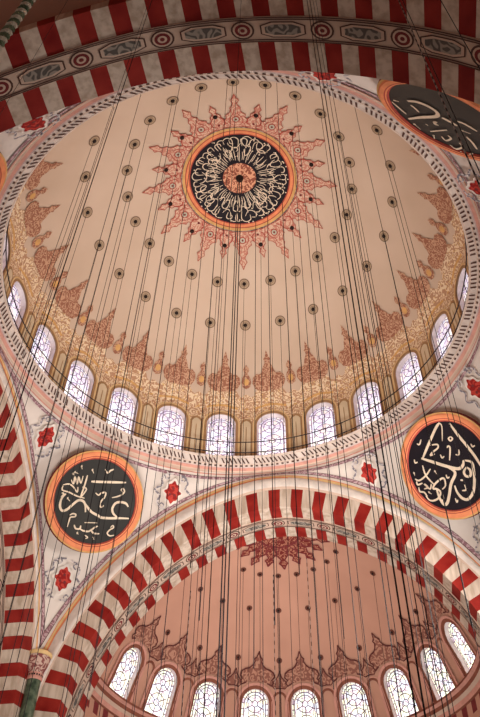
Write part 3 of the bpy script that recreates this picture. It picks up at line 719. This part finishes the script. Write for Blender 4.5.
for j, i in enumerate(range(i0, i1+1)):
    a = HPH+(i-3.5)*HD; o = proto if j == 0 else copy_tree(proto); o.name = 'window_%d' % (15+j)
    o.location = W(hdA(a, W2_B/RH)); o.rotation_euler = (0, 0, -a)
    tag(o, 'tall arched stained glass window in the half dome, %s from the left of its row' % ORD[j], 'window', 'half dome windows', 'structure')
for i in range(i0, i1+1):
    a0 = HPH+(i-3.5)*HD; S = lambda off: hdXY(a0, off)
    mb = MB()                                     # ogee crest over the window
    half = [(0, .545), (.062, .535), (.088, .522), (.100, .536), (.088, .550), (.104, .566), (.100, .588), (.078, .603), (.052, .610), (.034, .624), (.020, .645), (.026, .658), (.012, .670), (0, .700)]
    crest = half[1:]
    fill(mb, S(.005), [(0, .543)] + crest + [(-x, y) for x, y in reversed(crest[:-1])], 0)
    ribbon(mb, S(.007), crest + [(-x, y) for x, y in reversed(crest)], .008, 1, False, 0)
    ribbon(mb, S(.007), [(-.07, .55), (-.05, .58), (0, .60), (.05, .58), (.07, .55)], .006, 1)
    fill(mb, S(.0075), circle(.018, 10, 0, .57), 2)
    mb.build('ogee_crest', [hdpalm_m, hdline_m, redline_m], hd)
    b0 = a0+HD/2; S = lambda off: hdXY(b0, off)
    mb = MB()                                     # small motif and long blind panel between the windows
    sm = [(0, .512), (.030, .508), (.044, .522), (.036, .545), (.020, .558), (.010, .572), (0, .600)]
    fill(mb, S(.006), mirror(sm), 0); ribbon(mb, S(.008), sm + [(-x, y) for x, y in reversed(sm)], .006, 1, False, 0)
    mb.build('small_crest', [hdpalm_m, hdline_m], hd)
    mb = MB()
    o_ = [(.040, .25)] + [(.034*cos(pi*k/10)+.0, .455+.034*sin(pi*k/10)) for k in range(11)] + [(-.040, .25)]
    ribbon(mb, S(.005), o_, .012, 0, False, 0)
    ribbon(mb, S(.006), [(x*1.3, y+.01*(y > .3)) for x, y in o_], .004, 1, False, 0)
    mb.build('blind_panel', [gold_m if False else hdframe_m, pinkb_m], hd)
# half-round painted sun at the top, against the arch
def htop(off):
    return lambda x, y: HC + V((x, y, sqrt(max(0, RH*RH-x*x-y*y))))*(1-off/RH)
sun = empty('ceiling_medallion', tuple(HC+V((0, 0, RH)))); tag(sun, 'dark red half sunburst painted at the top of the half dome against the arch', 'medallion')
mb = MB(); S = htop(.006); ringstrip(mb, S, .001, .11, 24, 0, 0.0, pi); ringstrip(mb, htop(.008), .105, .115, 24, 1, 0, pi); ringstrip(mb, htop(.008), .055, .061, 24, 1, 0, pi)
mb.build('half_disc', [hdsun_m, maroon_m], sun)
for k in range(9):
    a = radians(-80+20*k+(-1)); u = (sin(a), cos(a)); w = (cos(a), -sin(a))
    S0 = lambda off: (lambda x, y: htop(off)(u[0]*y+w[0]*x, max(.0, u[1]*y+w[1]*x)))
    long_ = 1.0 if k % 2 == 0 else .9
    half = [(0, .105), (.030, .105), (.034, .135), (.022, .155), (.030, .172), (.018, .19), (.011, .20), (.010, .21), (.024, .228), (.012, .242), (0, .268)]
    half = [(x, .105+(y-.105)*long_) for x, y in half]
    mb = MB(); fill(mb, S0(.006), mirror(half), 0); ribbon(mb, S0(.008), half+[(-x, y) for x, y in reversed(half)], .008, 1, False, 0)
    mb.build('sunburst_ray', [hdsun_m, maroon_m], sun)
# rosettes of the half dome
hros = make_rosette('ceiling_rosette', [hdros_m, hdros_m, dot_m], .016)
first = True
for name, z, n, of in (('upper', 2.290, 7, 2), ('middle', 2.195, 9, 4), ('lower', 2.012, 9, 4)):
    for k in range(n):
        r = sqrt(RH*RH-(z-HC.z)**2); a = HPH+(k-of)*HD
        if abs(a) > radians(88): continue
        p = HC+V((r*sin(a), r*cos(a), z-HC.z))
        o = hros if first else copy_tree(hros); first = False
        place_on(o, p, tuple(HC))
        tag(o, 'small dark brown rosette on the pink half dome, %s row, %s from its left end' % (name, ORD[k]), 'rosette', 'half dome rosettes')
        CABLES.append((p, 'wire', 'thin hanging wire from the %s row half dome rosette, %s from its left end' % (name, ORD[k]), 'half dome wires'))
# sill cornice and the wall below it
mb = MB(); pr2 = [(.93, 1.665), (.868, 1.662), (.866, 1.650), (.880, 1.640), (.884, 1.622), (.900, 1.612), (.906, 1.590), (.925, 1.580)]
azs = [radians(-91+182*i/64) for i in range(65)]
mb.grid([[HC+V((r*sin(a), r*cos(a), z-HC.z)) for a in azs] for r, z in pr2], lambda i, j: [0, 1, 0, 1, 2, 0, 1][i])
o = mb.build('trim_6', [pinkb_m, hdframe_m, band_m], origin=(HC.x, HC.y+.87, 1.58)); tag(o, 'curved sill cornice below the half dome windows', 'cornice', kind='structure')
mb = MB()
mb.grid([[HC+V((.915*sin(a), .915*cos(a), z-HC.z)) for a in azs] for z in (1.585, 1.53, 1.3, .9)], lambda i, j: 1 if (i < 1 and j % 2) else 0)
o = mb.build('wall_front', [hd_m, maroon_m], origin=(HC.x, HC.y+.915, .9)); tag(o, 'curved pink wall under the half dome sill with dark striped stones', 'wall', kind='structure')

# ---------------------------------------------------------------- rear half dome over the viewer, side walls
RC = V((AX0, AY0-HYB-SOFF-.01, 1.46)); RR = 1.03
mb = MB(); mb.grid([[RC+V((sin(a)*cos(al), -cos(a)*cos(al), sin(al)))*RR for a in [radians(-100+200*i/48) for i in range(49)]] for al in [radians(90*j/16)*.9999 for j in range(17)]])
o = mb.build('ceiling_rear', hd_m, origin=tuple(RC), smooth=True); tag(o, 'pink rear half dome glimpsed above the overhead striped arch', 'half dome', kind='structure')
for which, nm, lab in (('left', 'wall_left', 'cream wall filling the left hand arch'), ('right', 'wall_right', 'cream wall filling the right hand arch')):
    (ox, oy), T, Y, half = frameArch(which); mb = MB()
    ff = [-1.4+2.8*i/40 for i in range(41)]
    mb.grid([[V((ox, oy, 0))+T*(arcpt(R_IN, f)[0])+Y*(SOFF-.004)+V((0, 0, arcpt(R_IN, f)[1])) for f in ff], [V((ox, oy, 0))+T*(arcpt(R_IN, f)[0]*.98)+Y*(SOFF-.004)+V((0, 0, ZLOW+.1)) for f in ff]])
    o = mb.build(nm, pend_m, origin=(ox+Y.x*SOFF, oy, ZLOW)); tag(o, lab, 'wall', kind='structure')

# ---------------------------------------------------------------- engaged corner columns
def make_column(name, x, y, label):
    root = empty(name, (x, y, .7)); tag(root, label, 'column', kind='structure')
    rev = lambda pts: [[V((x+r*cos(2*pi*k/20), y+r*sin(2*pi*k/20), z)) for k in range(20)] for r, z in pts]
    dz = -.055; ks = .80
    R_ = lambda L_: rev([(r*ks, z+dz) for r, z in L_])
    mb = MB(); mb.grid(rev([(.031, .7), (.030, 1.1), (.029, 1.494)]), close=True); mb.build('shaft', green_m, root, smooth=True)
    mb = MB(); mb.grid(R_([(.040, 1.545), (.043, 1.552), (.040, 1.560), (.042, 1.572), (.040, 1.576)]), close=True); mb.build('necking', pinkb_m, root)
    mb = MB()
    for k in range(20):
        a = 2*pi*k/20; mb.add([V((x+.0432*ks*cos(a+d), y+.0432*ks*sin(a+d), z+dz)) for d, z in ((-.09, 1.560), (.09, 1.560), (.09, 1.568), (-.09, 1.568))], [(0, 1, 2, 3)])
    mb.build('bead_row', dot_m, root)
    mb = MB(); mb.grid(R_([(.041, 1.576), (.044, 1.590), (.055, 1.612), (.062, 1.635), (.064, 1.648)]), close=True); mb.build('capital', cap_m, root)
    mb = MB(); mb.grid(R_([(.066, 1.648), (.070, 1.654), (.070, 1.664), (.064, 1.668), (.001, 1.669)]), close=True); mb.build('abacus', yellow_m, root)
    return root
make_column('column', AX0-HX+.026, AY0+HY-.026, 'slim green marble column with a carved pink capital in the corner')
make_column('column', AX0+HX-.026, AY0+HY-.026, 'green marble corner column on the other side, just outside the picture')

# ---------------------------------------------------------------- extra wires in front of the overhead arch
# plan positions of the wires that hang from the rear half dome
REAR = [((0.4521, -1.42), 'cord', 'dark cable of the bundle crossing the overhead arch toward the black roundel, first of four'),
        ((0.4585, -1.42), 'cord', 'dark cable of the bundle crossing the overhead arch toward the black roundel, second of four'),
        ((0.4637, -1.45), 'wire', 'thin wire of the bundle crossing the overhead arch toward the black roundel, third of four'),
        ((0.4698, -1.45), 'wire', 'thin wire of the bundle crossing the overhead arch toward the black roundel, last of four'),
        ((0.6312, -1.46), 'chain', 'heavy twisted chain crossing the foreshortened grey roundel'),
        ((0.6384, -1.46), 'cord', 'dark cable beside the heavy chain over the grey roundel'),
        ((0.6859, -1.5), 'cord', 'dark cable over the far end of the overhead arch beside the frame edge'),
        ((0.0617, -1.44), 'wire', 'thin wire slanting across the overhead arch toward the left hand windows'),
        ((0.0829, -1.46), 'cord', 'dark cable slanting across the overhead arch toward the left hand windows'),
        ((-0.1591, -1.46), 'wire', 'thin wire crossing the left end of the overhead arch'),
        ((0.2956, -1.42), 'wire', 'thin wire falling just left of the dome medallion centre')]
for (x, y), kind, label in REAR:
    rr2 = RR**2-(x-RC.x)**2-(y-RC.y)**2
    CABLES.append((V((x, y, RC.z+sqrt(max(.01, rr2)))), 'near '+kind, label, 'wires from the rear half dome'))
for x, y, kind, label in ((.1151, 1.5, 'chain', 'pale chain hanging before the half dome right of its centre'), (-.508, 1.5, 'chain', 'pale chain hanging before the half dome left of its centre'),
                               (-.0797, 1.6, 'chain', 'pale chain hanging near the middle of the half dome')):
    CABLES.append((V((x, y, HC.z+sqrt(RH*RH-(x-HC.x)**2-(y-HC.y)**2))), kind, label, 'half dome chains'))
# green and pale twisted rope at the corner of the overhead arch
gx, gy = -.1457, -1.56
rope = empty('hanging_rope', (gx, gy, .9)); tag(rope, 'thick green and pale twisted rope hanging before the overhead arch end', 'rope')
ztop = RC.z+sqrt(RR**2-(gx-RC.x)**2-(gy-RC.y)**2)
for s, m in ((0, ropeg_m), (1, ropew_m)):
    mb = MB(); n = 260; mb.tube([V((gx+.0055*cos(i*.9+s*pi), gy+.0055*sin(i*.9+s*pi), .9+(ztop-.9)*i/n)) for i in range(n+1)], .006, 5); mb.build('strand', m, rope)

# ---------------------------------------------------------------- build the wires
def wire_mesh(name, r, m, sides=5):
    mb = MB(); mb.grid([[V((r*cos(2*pi*k/sides), r*sin(2*pi*k/sides), z)) for k in range(sides)] for z in (0, -1)], close=True)
    return mb.build(name, m, None, origin=(0, 0, 0))
protos = {}
ZEND = .80
for p, kind, label, group in CABLES:
    if kind not in protos:
        spec = {'wire': ('hanging_wire', .00105, wire_m), 'cord': ('hanging_cable', .0021, wire_m), 'chain': ('hanging_chain', .0019, chain_m),
                'near wire': ('hanging_wire', .00042, wire_m), 'near cord': ('hanging_cable', .00078, wire_m), 'near chain': ('hanging_chain', .0012, nchain_m)}[kind]
        o = protos[kind] = wire_mesh(*spec)
    else:
        o = protos[kind].copy(); COL.objects.link(o)
    zend = ZEND if p.y > -1.2 else .2
    o.location = W(p); o.scale = (1, 1, p.z-zend)
    tag(o, label, {'wire': 'wire', 'cord': 'cable', 'chain': 'chain'}[kind.split()[-1]], group)

# ---------------------------------------------------------------- light
sc = bpy.context.scene
w = bpy.data.worlds.new('world'); sc.world = w; w.use_nodes = True
bg = w.node_tree.nodes['Background']; bg.inputs['Color'].default_value = (1.0, .84, .77, 1); bg.inputs['Strength'].default_value = .17
def area(name, loc, target, size, power, color, spread=180):
    ld = bpy.data.lights.new(name, 'AREA'); ld.shape = 'RECTANGLE'; ld.size, ld.size_y = size; ld.energy = power; ld.color = color; ld.spread = radians(spread)
    o = bpy.data.objects.new(name, ld); COL.objects.link(o); o.location = W(loc)
    o.rotation_euler = (W(target)-W(loc)).to_track_quat('-Z', 'Y').to_euler(); return o
area('right_window_light', (1.2, .60, 1.75), (-1.0, .1, 2.35), (10, 6), 4300, (1, .96, .93))
area('floor_bounce_light', (0, .1, .15), (0, .05, 3.6), (8, 8), 700, (1, .94, .92), 62)
area('half_dome_bounce_light', (0, 1.55, .2), (0, 1.75, 2.3), (7, 5), 290, (1, .94, .91), 80)
area('rear_fill_light', (.1, -.9, .25), (-.1, 1.0, 2.4), (9, 5), 2000, (1, .93, .88), 80)  # added fill lamp inside the bay to brighten the far wall; no window there
sc.view_settings.view_transform = 'Standard'; sc.view_settings.look = 'None'; sc.view_settings.exposure = 0; sc.view_settings.gamma = 1
for o in bpy.data.objects:
    if '_og' in o: del o['_og']
